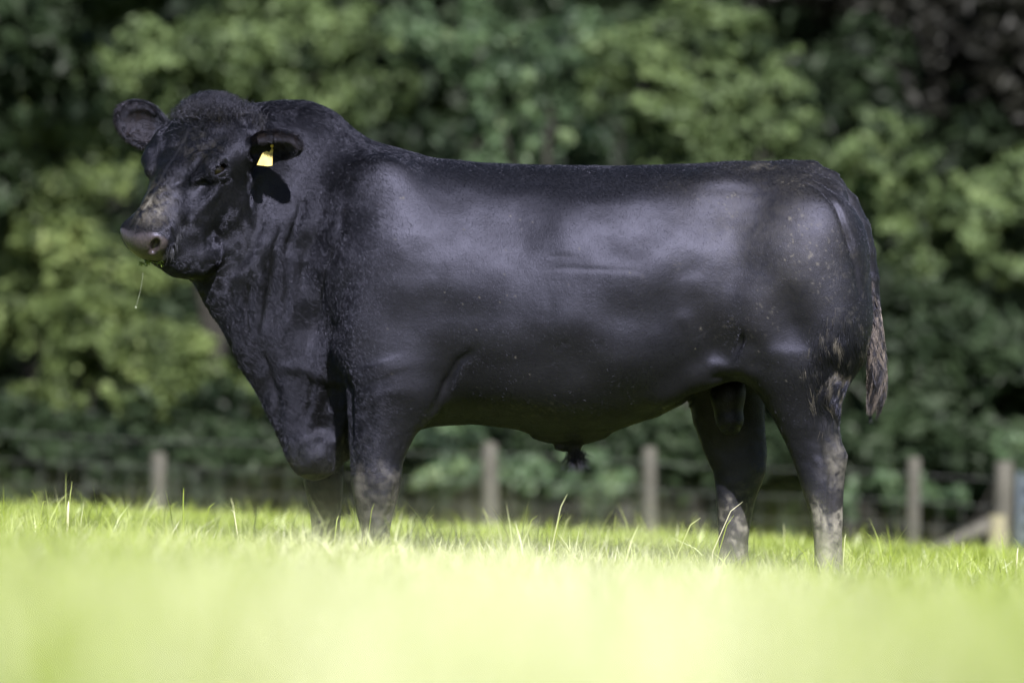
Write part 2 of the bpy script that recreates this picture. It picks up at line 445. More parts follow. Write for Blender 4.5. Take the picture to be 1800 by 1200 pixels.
# ---- sculpting strokes: grooves (depth > 0) and ridges (depth < 0) drawn on the side view of one flank
STROKES = [
 ([(441,292),(454,340),(453,395),(440,438),(408,468),(375,484)], 12, .012),
 ([(255,455),(280,464),(312,466)], 3, .006),  ([(372,301),(348,304),(320,318),(298,332)], 13, .021), ([(330,284),(355,275),(382,276),(402,286)], 7, -.013),
 ([(374,314),(390,317),(404,309)], 2.6, .0025), ([(300,352),(318,345),(335,352)], 8, .004), ([(410,330),(400,380),(370,430)], 16, .006),
 ([(838,612),(806,640),(784,672),(768,712),(752,742)], 8, .013), ([(815,648),(792,690),(775,730)], 14, -.006),
 ([(945,476),(1000,474),(1060,478),(1140,482)], 4, .0014), ([(950,486),(1060,488),(1145,492)], 7, -.0007),
 ([(880,442),(935,440)], 4, .0012), ([(960,452),(1010,455)], 4, .0012),
 ([(862,320),(930,312),(1010,330),(1120,352)], 18, .004),  ([(520,370),(532,460),(545,560),(560,640)], 36, .042), ([(574,660),(572,720),(566,775)], 26, .026), ([(650,636),(660,668)], 40, -.006), ([(470,420),(474,520),(480,600)], 16, .012),
 ([(700,560),(760,545),(830,560),(900,548)], 30, .006), ([(700,420),(800,350),(860,345)], 34, -.005),
 ([(962,500),(968,540),(958,600),(950,650)], 12, .002),
 ([(972,622),(985,606),(1000,600)], 4, .002), ([(1055,600),(1050,620)], 4, .0015),
 ([(1205,430),(1190,520),(1215,600),(1245,640)], 44, .013), ([(1270,600),(1310,612),(1350,640)], 26, .012),
 ([(1288,606),(1300,610)], 18, .012), ([(1232,652),(1262,640),(1300,646),(1335,668)], 11, -.007), ([(1246,668),(1275,660),(1310,668)], 7, .010), ([(1240,650),(1225,600),(1190,540)], 16, -.006), ([(1390,545),(1420,620),(1480,650)], 22, .006),
 ([(1485,400),(1506,470),(1516,540)], 7, .010), ([(1410,308),(1444,330),(1468,364),(1487,408),(1500,455)], 5, .012),
 ([(1450,700),(1440,760),(1446,830)], 8, .006), ([(1465,790),(1462,850),(1460,930)], 6, .006),
 ([(700,840),(690,880),(668,930)], 5, .006), ([(640,700),(650,760),(640,810)], 14, .005),
 ([(598,345),(592,400),(575,460),(556,520),(548,590)], 8, .012), ([(560,330),(556,390),(536,450),(520,520)], 7, .009),
 ([(527,325),(524,372),(508,430),(498,500),(496,580)], 7, .010), ([(620,470),(590,540),(575,600)], 10, .008),
 ([(490,380),(480,450),(462,540),(452,600)], 8, .010), ([(440,480),(430,540),(432,600)], 6, .008), ([(400,500),(410,560)], 6, .006),
 ([(452,610),(470,650),(480,700),(490,760)], 8, .010), ([(475,648),(520,640),(550,655),(575,640)], 11, -.006), ([(540,655),(536,700),(530,740)], 6, .008),
 ([(608,650),(612,700),(610,760),(604,800)], 9, .02), ([(575,655),(580,700),(575,740)], 8, -.006),
]
def relief(V, N):
    """returns displaced vertices"""
    d = np.zeros(len(V))
    near = sstep(-.1, -.5, N[:, 1])
    Dd = CAM_D + V[:, 1]
    px = V[:, 0] / 20.1 * F_PX + 900; py = HOR + (CAM_Z - V[:, 2]) / 20.1 * F_PX
    wob = noise3(V * 12, 5) * 4; wob2 = noise3(V * 12, 6) * 4
    qx, qy = px + wob, py + wob2
    for pts, wd, dep in STROKES:
        pts = np.array(pts, float); best = np.full(len(V), 1e9)
        lo, hi = pts.min(0) - 3 * wd - 12, pts.max(0) + 3 * wd + 12
        s = np.flatnonzero((near > 0) & (qx > lo[0]) & (qx < hi[0]) & (qy > lo[1]) & (qy < hi[1]))
        if not len(s): continue
        Q = np.stack([qx[s], qy[s]], 1); b = best[s]; tt = np.zeros(len(s)); L = 0
        tot = np.linalg.norm(np.diff(pts, axis=0), axis=1).sum()
        for a, c in zip(pts, pts[1:]):
            e = c - a; t = np.clip((Q - a) @ e / (e @ e), 0, 1); r = np.linalg.norm(Q - a - t[:, None] * e, axis=1)
            u = (L + t * np.linalg.norm(e)) / tot; m = r < b; b = np.where(m, r, b); tt = np.where(m, u, tt); L += np.linalg.norm(e)
        fade = sstep(0, .25, tt) * sstep(1, .75, tt) * .85 + .15
        d[s] -= dep * np.exp(-(b / wd) ** 2) * near[s] * fade
    # stretched folds of loose skin on the neck and chest, muscle softness elsewhere
    neck = sstep(640, 560, px) * sstep(300, 380, py) * sstep(800, 720, py)
    hw = sstep(.42, .32, np.linalg.norm(V - HW(.25, 0, -.13), axis=1)) * sstep(-.20, -.34, V[:, 1])
    neck = neck * (1 - hw)
    fx = (px + .35 * (py - 400)) / 490
    f = noise3(np.stack([fx * 15, V[:, 1] * 5, V[:, 2] * 1.6], 1), 11)
    f2 = noise3(np.stack([fx * 60, V[:, 1] * 20, V[:, 2] * 13], 1), 12)
    d += neck * (-(1 - np.abs(f)) ** 2 * .0030 + f2 * .0008)
    flat = sstep(.93, .55, np.abs(N[:, 2])) * .85 + .15
    d += (noise3(V * [2.6, 3, 4.5], 20) * .016 * flat + noise3(V * [5.0, 3, 6.5], 19) * .012 * flat + noise3(V * 6.5, 21) * .004) * (1 - neck) * (1 - hw) * sstep(900, 760, py) + noise3(V * 17, 22) * .0012
    low = sstep(640, 800, py) * (px > 500)
    d += low * noise3(V * 40, 23) * .0012
    return V + N * d[:, None]
# ============================================================ TERRAIN
_gd = np.array([-30, 0, 1, 2.4, 4, 6, 9, 13, 17, 20.4, 24, 28, 30, 34, 38, 44, 52, 60, 70, 90, 200, 800], float)
_gz = np.array([-.1, -.05, .05, .135, .140, .115, .06, .02, .0, .0, .03, .085, .07, -.22, -.45, -.55, -.5, -.2, .3, 1.2, 4, 12], float)
_gt = smooth_table(_gd, _gz, -30, 800, 8301, sig=.9)
def ground_z(X, Y):
    d = Y + CAM_D
    z = np.interp(d, _gt[0], _gt[1])
    tilt = -.047 * np.clip(X, -40, 40)
    P = np.stack([np.asarray(X, float) * .35, np.asarray(Y, float) * .35, np.zeros_like(X, float)], -1).reshape(-1, 3)
    nz = noise3(P, 41).reshape(np.shape(X)) * .012 + noise3(P * 5, 42).reshape(np.shape(X)) * .008
    n2 = noise3(P * 3.2, 43).reshape(np.shape(X)) * .028 * sstep(3.2, 6, d) * sstep(18, 12, d)
    return z + tilt + nz * sstep(2, 12, d) + n2
def axis_pts(lo, hi, c, fine, n):
    t = np.linspace(-1, 1, n); k = 6.0
    s = np.sinh(k * t) / np.sinh(k)
    return np.unique(np.concatenate([c + s[t < 0] * (c - lo), [c], c + s[t > 0] * (hi - c)]))
def build_ground():
    xs = np.unique(np.concatenate([np.linspace(-1500, -30, 30), np.linspace(-30, -5, 40), np.linspace(-5, 5, 80), np.linspace(5, 30, 40), np.linspace(30, 1500, 30)]))
    ys = np.unique(np.concatenate([np.linspace(-400, -22, 20), np.linspace(-22, 45, 330), np.linspace(45, 120, 40), np.linspace(120, 1800, 30)]))
    X, Y = np.meshgrid(xs, ys, indexing='ij'); Z = ground_z(X, Y)
    V = np.stack([X, Y, Z], -1).reshape(-1, 3); n, m = X.shape
    i = np.arange(n - 1)[:, None] * m; j = np.arange(m - 1)[None]
    F = np.stack([i + j, i + m + j, i + m + j + 1, i + j + 1], -1).reshape(-1, 4)
    g = M('pasture_soil', Roughness=.95)
    c = g.ramp(g.noise(3.0, 6), [(.3, (.05, .075, .014)), (.5, (.10, .145, .025)), (.7, (.16, .19, .045))])
    # leaf litter beyond the fence, coloured dark to carry the shade of the wood
    t = g.n('ShaderNodeTexCoord'); sp = g.n('ShaderNodeSeparateXYZ'); g.l(t.outputs['Object'], sp.inputs[0])
    mr = g.n('ShaderNodeMapRange', i_1=20.0, i_2=23.0); g.l(sp.outputs[1], mr.inputs[0])
    g.l(g.mix(mr.outputs[0], c, (.022, .026, .012)), g.b.inputs['Base Color'])
    g.bump(g.noise(30, 4), .5, .03)
    o = mesh_obj('ground', V, F, g.m); tag(o, kind='structure')
    return o
build_ground()

# ============================================================ GRASS
def leafy(name, lo, hi, rough=.45, trans=.5, spec=.4, hue=None):
    """two-sided leaf: diffuse + translucent + gloss, colour from the per-blade attribute 'tone'"""
    m = bpy.data.materials.new(name); m.use_nodes = True; t = m.node_tree; t.nodes.clear()
    a = t.nodes.new('ShaderNodeAttribute'); a.attribute_name = 'tone'
    r = t.nodes.new('ShaderNodeValToRGB'); e = r.color_ramp.elements
    stops = [(0, lo), (.75, hi)] + ([(1, hue)] if hue else [])
    while len(e) < len(stops): e.new(.5)
    for q, (p, c) in zip(e, stops): q.position = p; q.color = (*c, 1)
    d = t.nodes.new('ShaderNodeBsdfPrincipled'); d.inputs['Roughness'].default_value = rough; d.inputs['Specular IOR Level'].default_value = spec
    tr = t.nodes.new('ShaderNodeBsdfTranslucent'); mx = t.nodes.new('ShaderNodeMixShader'); mx.inputs[0].default_value = trans
    hs = t.nodes.new('ShaderNodeMix'); hs.data_type = 'RGBA'; hs.blend_type = 'MULTIPLY'; hs.inputs[0].default_value = 1; hs.inputs[7].default_value = (1.25, 1.1, .5, 1)
    o = t.nodes.new('ShaderNodeOutputMaterial')
    L = t.links.new
    L(a.outputs['Fac'], r.inputs[0]); L(r.outputs[0], d.inputs['Base Color']); L(r.outputs[0], hs.inputs[6]); L(hs.outputs[2], tr.inputs[0])
    L(d.outputs[0], mx.inputs[1]); L(tr.outputs[0], mx.inputs[2]); L(mx.outputs[0], o.inputs[0])
    return m
def blades(X, Y, H, Wd, lean, tone, az=None):
    """curved tapering blades; returns V, F(tri), tone"""
    n = len(X); Z = ground_z(X, Y) - .01
    az = rng.uniform(0, 2 * math.pi, n) if az is None else az
    fc = rng.uniform(0, 2 * math.pi, n)
    dx, dy = np.cos(az) * lean, np.sin(az) * lean
    wx, wy = np.cos(fc), np.sin(fc)
    V = np.zeros((n, 7, 3)); lv = [0, .35, .7, 1.0]; ws = [1, .9, .6, 0]
    for k in range(4):
        t = lv[k]; cx = X + dx * H * t ** 2; cy = Y + dy * H * t ** 2; cz = Z + H * (t - .28 * lean * t ** 2)
        if k < 3:
            for q, sg in enumerate((-.5, .5)):
                V[:, 2 * k + q] = np.stack([cx + wx * Wd * ws[k] * sg, cy + wy * Wd * ws[k] * sg, cz], -1)
        else: V[:, 6] = np.stack([cx, cy, cz], -1)
    T = np.array([(0, 1, 3), (0, 3, 2), (2, 3, 5), (2, 5, 4), (4, 5, 6)])
    F = (np.arange(n)[:, None, None] * 7 + T[None]).reshape(-1, 3)
    return V.reshape(-1, 3), F, np.repeat(tone, 7)
def scatter(n, d0, d1, side, pw=1.0):
    """points in the wedge the lens sees, widened by side metres"""
    d = d0 + (d1 - d0) * rng.random(n) ** pw; half = d * .095 + side
    return rng.uniform(-1, 1, n) * half, d - CAM_D
GV, GF, GT = [], [], []; off = 0
def add_blades(X, Y, H, Wd, lean, tone, az=None):
    global off
    V, F, T = blades(X, Y, H, Wd, lean, tone, az); GV.append(V); GF.append(F + off); GT.append(T); off += len(V)
def patch(n, d0, d1, side, h0, h1, w, pw=1.0, seed=0):
    X, Y = scatter(n, d0, d1, side, pw)
    P = np.stack([X, Y, 0 * X], -1)
    q = (24 / np.clip(Y + CAM_D, 2.5, 14))[:, None]; cl = noise3(P * q, 51 + seed); c2 = noise3(P * q * 2.7, 52 + seed)
    H = rng.uniform(h0, h1, n) * (1 + .45 * cl + .25 * c2) * np.where(rng.random(n) < .04, 1.45, 1)
    tone = np.clip(.42 + .5 * cl + .22 * c2 + rng.normal(0, .16, n), 0, .80)
    pale = np.exp(-((X - .02) / (.12 + .040 * (Y + CAM_D))) ** 2) * sstep(24, 14, Y + CAM_D)  # near-white blades down the middle paint in the over-exposed glow
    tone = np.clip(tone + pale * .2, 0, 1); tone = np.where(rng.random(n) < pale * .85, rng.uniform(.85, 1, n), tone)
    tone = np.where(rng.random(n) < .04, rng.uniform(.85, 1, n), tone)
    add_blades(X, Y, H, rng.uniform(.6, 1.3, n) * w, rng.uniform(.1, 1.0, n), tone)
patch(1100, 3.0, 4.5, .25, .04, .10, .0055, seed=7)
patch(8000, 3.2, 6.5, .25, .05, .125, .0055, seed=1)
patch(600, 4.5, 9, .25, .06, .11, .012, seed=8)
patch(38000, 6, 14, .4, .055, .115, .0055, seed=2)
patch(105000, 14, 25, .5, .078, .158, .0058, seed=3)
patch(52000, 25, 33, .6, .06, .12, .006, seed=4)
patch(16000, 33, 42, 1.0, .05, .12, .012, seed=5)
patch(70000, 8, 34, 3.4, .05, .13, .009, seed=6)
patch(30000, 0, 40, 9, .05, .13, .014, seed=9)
# seed stalks and long single blades that stand above the sward
def stalk(px0, py0, px1, py1, Y, w, tone):
    a, b = W(px0, py0, Y), W(px1, py1, Y); z0 = float(ground_z(np.array([a[0]]), np.array([Y]))[0])
    base = np.array([a[0] - (b[0] - a[0]) * .3, Y, z0 - .01])
    pts = [base, base * .35 + a * .65 + [0, 0, 0], a * .45 + b * .55 + [0, 0, .006], b]
    V, F = tube(pts, [w, w * .9, w * .8, w * .2], 5)
    F = np.concatenate([F[:, [0, 1, 2]], F[:, [0, 2, 3]]])
    global off
    GV.append(V); GF.append(F + off); GT.append(np.full(len(V), tone)); off += len(V)
stalk(972, 925, 997, 868, -.9, .0022, .9); stalk(1258, 925, 1306, 881, -.55, .0016, 1.0); stalk(1262, 950, 1290, 905, -.5, .0018, .7)
stalk(120, 905, 127, 846, .3, .0022, .8); stalk(119, 915, 121, 880, .2, .006, 1.0); stalk(322, 900, 323, 857, .2, .003, .6)
stalk(1786, 990, 1789, 962, -.2, .004, 1.0); stalk(1482, 960, 1487, 938, -.6, .0025, .9); stalk(588, 930, 596, 905, -.6, .0025, .8)
for k in range(26):
    x = rng.uniform(20, 1780); yb = 930 + .045 * (x - 900)
    hgt = rng.uniform(8, 38); stalk(x, yb, x + rng.normal(0, 14), yb - hgt, rng.uniform(-1.2, 3), rng.uniform(.0012, .003), rng.uniform(.5, 1))
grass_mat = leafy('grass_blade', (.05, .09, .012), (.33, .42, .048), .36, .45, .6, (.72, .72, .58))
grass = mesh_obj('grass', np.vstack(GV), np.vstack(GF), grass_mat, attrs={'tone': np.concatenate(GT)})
tag(grass, 'sunlit yellow green pasture grass around the bull', 'grass', kind='stuff')

# ============================================================ FENCE
FY = 17.6
def fx(px, Y=FY): return float(WX(px, Y))
wood = M('weathered_wood', Roughness=.85)
wood.l(wood.ramp(wood.noise(6, 5, stretch=(6, 6, .6)), [(.3, (.034, .032, .027)), (.55, (.066, .061, .052)), (.8, (.10, .093, .078))]), wood.b.inputs['Base Color'])
wood.bump(wood.noise(9, 4, stretch=(8, 8, .5)), .6, .01)
wood2 = M('sunlit_wood', Roughness=.8)
wood2.l(wood2.ramp(wood2.noise(6, 5, stretch=(6, 6, .6)), [(.3, (.10, .092, .055)), (.7, (.18, .165, .10))]), wood2.b.inputs['Base Color'])  # paler yellow copy of the wood, sunlight put into its colour
bark_dark = M('mossy_wood', Roughness=.9); bark_dark.l(bark_dark.ramp(bark_dark.noise(7, 5), [(.3, (.02, .025, .015)), (.7, (.05, .055, .035))]), bark_dark.b.inputs['Base Color'])
galv = M('galvanised_wire', Base_Color=(.085, .09, .09, 1), Metallic=.2, Roughness=.55)
def post_mesh(h, r, taper=.94, n=10, lean=(0, 0)):
    t = np.linspace(0, 1, 7)
    pts = np.stack([lean[0] * t + .004 * np.sin(t * 5), lean[1] * t, h * t], -1)
    rad = r * (1 - (1 - taper) * t); rad = np.append(rad, r * taper * .72); pts = np.vstack([pts, pts[-1] + [0, 0, .018]])
    V, F = tube(pts, rad, n)
    V[:, :2] += (noise3(V * [30, 30, 6], 61) * r * .07)[:, None]
    return V, F
fence = bpy.data.objects.new('wire_fence', None); COL.objects.link(fence); fence.location = (0, FY, float(ground_z(np.array([0.]), np.array([FY]))[0]))
tag(fence, 'sheep netting fence on round wooden posts below the shrubs', 'fence')
posts = [(280, 800, .052, (0, 0)), (862, 782, .057, (0, 0)), (1140, 790, .052, (.01, 0)), (1600, 808, .048, (.03, 0)), (-60, 800, .05, (0, 0)), (1880, 815, .05, (0, 0)), (-330, 805, .05, (0, 0)), (2150, 815, .05, (0, 0))]
for px, top, r, lean in posts:
    x = fx(px); zt = float(WZ(top, FY)); zg = float(ground_z(np.array([x]), np.array([FY]))[0])
    V, F = post_mesh(zt - zg + .1, r, lean=lean)
    p = mesh_obj('post', V, F, wood.m if px != 1388 else bark_dark.m, fence); p.location = (x, 0, zg - .1 - fence.location.z)
# straining post with its brace
x = fx(1752); zg = float(ground_z(np.array([x]), np.array([FY]))[0]); zt = float(WZ(815, FY))
V, F = post_mesh(zt - zg + .1, .066, lean=(.05, 0), n=12); p = mesh_obj('post', V, F, wood.m, fence); p.location = (x, -.06, zg - .1 - fence.location.z); p['label'] = 'thick straining post with a brace'
a = np.array([fx(1752, FY - .15), -.15, float(WZ(912, FY)) - fence.location.z]); b = np.array([fx(1640, FY - .3), -.3, zg + .02 - fence.location.z])
e = np.array([fx(1660), -.2, float(WZ(958, FY)) - fence.location.z]); b = a + (e - a) * 1.5
V, F = tube([a, (a + b) / 2, b], [.045, .047, .05], 10); mesh_obj('brace', V, F, wood.m, fence)
V, F = tube([(x - .012, -.16, zg - .1 - fence.location.z), (x - .012, -.16, float(WZ(905, FY)) - fence.location.z)], [.062, .06], 10); mesh_obj('sunlit_post_base', V, F, wood2.m, fence)  # pale tube colours in the sunlight on the lower part of the post
W_ = []
xs = np.linspace(-6, 6, 49)
for hh in (.12, .24, .38, .52, .68, .84, 1.02):
    z = ground_z(xs, 0 * xs + FY) + hh - fence.location.z
    W_.append(tube(np.stack([xs, 0 * xs - .05, z + .006 * np.sin(xs * 3)], -1), .002 if hh < 1 else .0024, 4, False))
for q in W_: mesh_obj('line_wire', *q, galv.m, fence)
W_ = []
for xx in np.arange(-6, 6, .15):
    z = float(ground_z(np.array([xx]), np.array([FY]))[0]) - fence.location.z
    W_.append(tube([(xx, -.052, z + .1), (xx + .004, -.052, z + .5), (xx, -.052, z + .85)], .0018, 4, False))
wr = mesh_obj('stay_wire', *join(W_), galv.m, fence); wr['kind'] = 'stuff'

# dark slatted hurdle at the right edge
gatem = M('dark_painted_metal', Base_Color=(.05, .065, .085, 1), Roughness=.55, Metallic=.2)
gx = fx(1786, FY + .5); gy = FY + .5; gz = float(ground_z(np.array([gx]), np.array([gy]))[0])
hur = bpy.data.objects.new('field_hurdle', None); COL.objects.link(hur); hur.location = (gx, gy, gz)
tag(hur, 'dark blue grey slatted hurdle behind the braced post at the right edge', 'hurdle')
def box(x0, x1, y0, y1, z0, z1, bev=.004):
    xs_, ys_, zs_ = (x0, x1), (y0, y1), (z0, z1)
    V = np.array([(x, y, z) for x in xs_ for y in ys_ for z in zs_], float)
    F = np.array([(0, 1, 3, 2), (4, 6, 7, 5), (0, 4, 5, 1), (2, 3, 7, 6), (0, 2, 6, 4), (1, 5, 7, 3)])
    return V, F
def bevelled(name, bx, mat, parent, w=.004):
    o = mesh_obj(name, *bx, mat, parent, smooth=False); md = o.modifiers.new('bevel', 'BEVEL'); md.width = w; md.segments = 2; return o
hh = float(WZ(838, gy)) - gz
for q, xx in enumerate((0, 1.6)):
    bevelled('upright', box(xx, xx + .05, -.025, .025, .02, hh + .03), gatem.m, hur)
ns = 9
for k in range(ns):
    z = .06 + (hh - .1) * k / (ns - 1)
    bevelled('slat', box(.053, 1.597, -.018, .012, z - .026, z + .026), gatem.m, hur)

# ============================================================ SHRUBS AND TREES BEYOND THE FENCE
def leaf_cloud(centres, radii, n, size, squash=.8, face=(0, -.35, .55)):
    """diamond leaves on the outer shells of clumps -> V, F, clump id"""
    k = rng.choice(len(centres), n, p=(radii ** 2) / (radii ** 2).sum())
    u = rng.normal(size=(n, 3)); u /= np.linalg.norm(u, axis=1)[:, None]
    r = radii[k] * rng.uniform(.35, 1.0, n) ** .45
    P = centres[k] + u * r[:, None] * [1.1, 1, squash]; P = P + np.stack([noise3(P * 4, 74), noise3(P * 4, 75), noise3(P * 4, 76)], -1) * .16
    nn = u * .8 + rng.normal(size=(n, 3)) * .55 + np.array(face) * .6; nn /= np.linalg.norm(nn, axis=1)[:, None]
    t = np.cross(nn, rng.normal(size=(n, 3))); t /= np.linalg.norm(t, axis=1)[:, None]; b = np.cross(nn, t)
    s = (size * rng.uniform(.6, 1.35, n))[:, None]
    V = np.stack([P - t * s, P - b * s * .5 + nn * s * .12, P + t * s, P + b * s * .5 + nn * s * .12], 1)
    F = np.arange(n * 4).reshape(n, 4)
    return V.reshape(-1, 3), F, k
bark = M('bark', Roughness=.9); bark.l(bark.ramp(bark.noise(8, 5, stretch=(5, 5, .7)), [(.3, (.006, .005, .004)), (.7, (.015, .013, .010))]), bark.b.inputs['Base Color']); bark.bump(bark.noise(14, 4, stretch=(6, 6, .7)), .8, .02)  # near-black bark colour carries the shade that the crowns do not cast
LEAF = {
 'hazel': leafy('hazel_leaf', (.014, .026, .011), (.135, .19, .08), .5, .35, .25, (.19, .25, .11)),
 'hawthorn': leafy('hawthorn_leaf', (.012, .026, .015), (.115, .18, .095), .45, .35, .3, (.18, .24, .13)),
 'elder': leafy('elder_leaf', (.014, .024, .009), (.14, .19, .066), .5, .35, .25, (.21, .255, .10)),
 'dark': leafy('shade_dark_leaf', (.006, .011, .006), (.024, .038, .018), .5, .15, .15),  # shade inside the wood put into a near-black leaf colour
 'corner_shade': leafy('corner_shade_leaf', (.005, .0048, .0045), (.014, .014, .011), .5, .15, .2),  # darkening of the upper corner put into the leaf colour
}
def woody(name, label, cat, px, d, crown, leaf, nleaf=9000, size=.045, nclump=34, group='shrubs and trees beyond the fence', seed=0):
    if size < .06: nleaf = int(nleaf * 1.7); size *= .86
    """crown = list of lobes (px, py, depth offset, rx, ry, rz) in metres of radius"""
    r0 = np.random.default_rng(100 + seed)
    Y = d - CAM_D; x = float(WX(px, Y)); zg = float(ground_z(np.array([x]), np.array([Y]))[0])
    root = bpy.data.objects.new(name, None); COL.objects.link(root); root.location = (x, Y, zg)
    tag(root, label, cat, group)
    base = np.array([x, Y, zg]); C, R = [], []
    vol = np.array([c[3] * c[5] for c in crown]); 
    tips = []
    for (cx, cy, dy, rx, ry, rz), v in zip(crown, vol):
        c = W(cx, cy, Y + dy); m = max(8, int(4.2 * nclump * v / vol.sum()))
        tips.append(c)
        u = r0.normal(size=(m, 3)); u /= np.linalg.norm(u, axis=1)[:, None]
        u[:, 1] = -np.abs(u[:, 1]) * np.where(r0.random(m) < .7, 1, -1); u[:, [0, 2]] *= r0.uniform(.5, 1.15, (m, 1))
        C.append(c + u * np.array([rx, ry, rz]) * r0.uniform(.55, 1.02, m)[:, None]); R.append(r0.uniform(.07, .27, m) * min(1.3, rx * 1.0))
    C, R = np.vstack(C), np.concatenate(R)
    ok = C[:, 2] > zg + .25; C, R = C[ok], R[ok]
    V, F, k = leaf_cloud(C, R, nleaf, size)
    ct = r0.normal(0, .16, len(C))
    tone = np.clip(.42 + ct[k] * 1.5 + r0.normal(0, .15, nleaf), 0, 1)
    cr = mesh_obj('crown', V - base, F, LEAF[leaf], root, smooth=False, attrs={'tone': np.repeat(tone, 4)}); cr['kind'] = 'stuff'
    parts = []; limbs = []
    nt_ = 1 if cat == 'tree' else 4
    for q in range(nt_):
        b0 = np.array([r0.normal(0, .12) * (nt_ > 1), r0.normal(0, .1) * (nt_ > 1), -.05]); tp = tips[q % len(tips)] - base if seed not in (6, 9, 12) else np.array([.2, .1, 4.6])
        mid = b0 * .5 + tp * .5 + r0.normal(0, .12, 3); rr = .075 if nt_ == 1 else .03
        parts.append(tube([b0, b0 * .75 + mid * .25 + [0, 0, .1], mid, tp], [rr * 1.25, rr, rr * .75, rr * .3], 9))
        for j in r0.choice(len(C), min(len(C), 7 if nt_ == 1 else 2), replace=False):
            limbs.append(tube([mid * .7 + b0 * .3, (mid + C[j] - base) / 2 + r0.normal(0, .08, 3), C[j] - base], [rr * .5, rr * .35, rr * .12], 6))
    for q in parts: mesh_obj('trunk' if nt_ == 1 else 'stem', *q, bark.m, root)
    for q in (limbs if seed not in (6, 9, 12, 13) else []): mesh_obj('limb', *q, bark.m, root)
    return root
def woods():
    w = woody
    w('elder_bush', 'pale loose elder bush at the left edge behind the head', 'bush', 60, 46, [(70,370,0,.75,.7,.55),(150,470,-.3,.7,.5,.45),(10,270,.3,.7,.6,.5),(60,560,-.2,.6,.5,.35),(150,300,.2,.5,.5,.4)], 'elder', 11000, .045, 60, seed=1)
    w('bramble_bush', 'low yellow green bush in full sun left of the dewlap', 'bush', 290, 44, [(300,640,-.3,.62,.5,.36),(180,590,0,.55,.5,.34),(400,700,-.1,.45,.4,.3),(90,690,.1,.4,.4,.3),(330,740,0,.5,.4,.2)], 'elder', 10000, .04, 52, seed=2)
    w('hazel_tree', 'spreading hazel above and behind the head of the bull', 'tree', 380, 47, [(290,130,0,.7,.6,.5),(430,110,-.2,.75,.6,.45),(560,60,0,.7,.6,.4),(250,240,-.2,.5,.4,.35),(600,180,.1,.6,.5,.4),(400,260,0,.7,.5,.5),(500,-60,.2,.9,.6,.5)], 'hazel', 15000, .047, 74, seed=3)
    w('hawthorn_tree', 'blue green hawthorn behind the middle of the back', 'tree', 930, 46, [(960,215,-.3,.5,.45,.30),(880,120,0,.5,.5,.33),(1030,90,.1,.55,.5,.35),(860,220,0,.4,.4,.25),(800,60,.3,.5,.5,.3),(940,400,.2,.9,.5,.7)], 'hawthorn', 12000, .042, 58, seed=4)
    w('hazel_tree', 'light green hazel rising over the loin of the bull', 'tree', 1230, 45.5, [(1190,200,-.2,.5,.45,.33),(1110,120,0,.5,.45,.33),(1300,150,0,.5,.45,.33),(1390,230,-.2,.45,.4,.28),(1240,60,.2,.6,.5,.3),(1250,300,0,.8,.5,.4)], 'hazel', 12500, .043, 60, seed=5)
    w('hazel_tree', 'light green hazel to the right of the rump above dark shade', 'tree', 2020, 45, [(1560,330,-.2,.5,.45,.32),(1680,390,-.3,.55,.45,.33),(1780,330,0,.5,.45,.35),(1490,290,.1,.45,.4,.3),(1620,450,-.2,.42,.4,.2),(1740,460,-.2,.4,.4,.2),(1850,420,0,.5,.4,.4),(1560,240,.2,.4,.4,.22)], 'hazel', 13000, .043, 62, seed=6)
    w('nettle_bush', 'low leafy bush between the posts seen under the belly', 'bush', 880, 42, [(800,840,-.2,.3,.3,.2),(930,850,0,.32,.3,.2),(780,770,.2,.35,.3,.16),(1010,840,.1,.25,.3,.18),(1080,860,.1,.25,.3,.18)], 'hawthorn', 3800, .04, 34, seed=7)
    w('nettle_bush', 'small dim bush between the two right hand posts', 'bush', 1680, 42.5, [(1660,870,0,.22,.2,.16),(1580,880,.1,.18,.2,.18),(1500,870,.1,.18,.2,.18),(1790,790,.2,.22,.2,.12)], 'hawthorn', 1500, .04, 18, seed=8)
    # the wood behind, its shade put into near-black leaf colours
    w('shade_dark_tree', 'tree filling the top left corner, the corner shade put into its dark leaves', 'tree', -300, 45, [(20,40,-.2,.5,.5,.5),(90,120,.2,.4,.4,.35),(200,-40,0,.6,.5,.25),(-60,200,0,.5,.5,.5)], 'dark', 9000, .10, 60, seed=9)
    w('shade_dark_tree', 'tree far back behind the top of the right hand hazel, shade put into its dark leaves', 'tree', 1500, 55, [(1500,100,0,1.6,.9,1.3),(1750,250,0,1.6,.9,1.5),(1950,500,0,1.6,.9,1.5),(1600,600,0,1.6,.9,1.3)], 'dark', 9000, .10, 60, seed=18)
    w('shade_dark_tree', 'tree far back behind the elder at the left edge, shade put into its dark leaves', 'tree', 40, 55, [(20,60,0,1.5,.9,1.4),(120,300,.3,1.3,.9,1.2),(-150,400,0,1.4,.9,1.5),(60,600,0,1.6,.9,1.3)], 'dark', 9000, .10, 60, seed=19)
    w('ash_tree', 'ash between the two nearest hazels, shade put into its leaf colour', 'tree', 690, 53, [(690,90,0,1.5,.9,1.2),(560,300,0,1.5,.9,1.3),(760,560,0,1.8,.9,1.3),(400,640,.3,1.5,.9,1.2)], 'dark', 9000, .10, 60, seed=10)
    w('ash_tree', 'ash behind the middle of the bull, shade put into its leaf colour', 'tree', 1100, 55, [(1080,0,0,1.8,.9,1.3),(1000,400,0,1.9,.9,1.6),(1240,600,0,1.6,.9,1.3)], 'dark', 9000, .10, 60, seed=11)
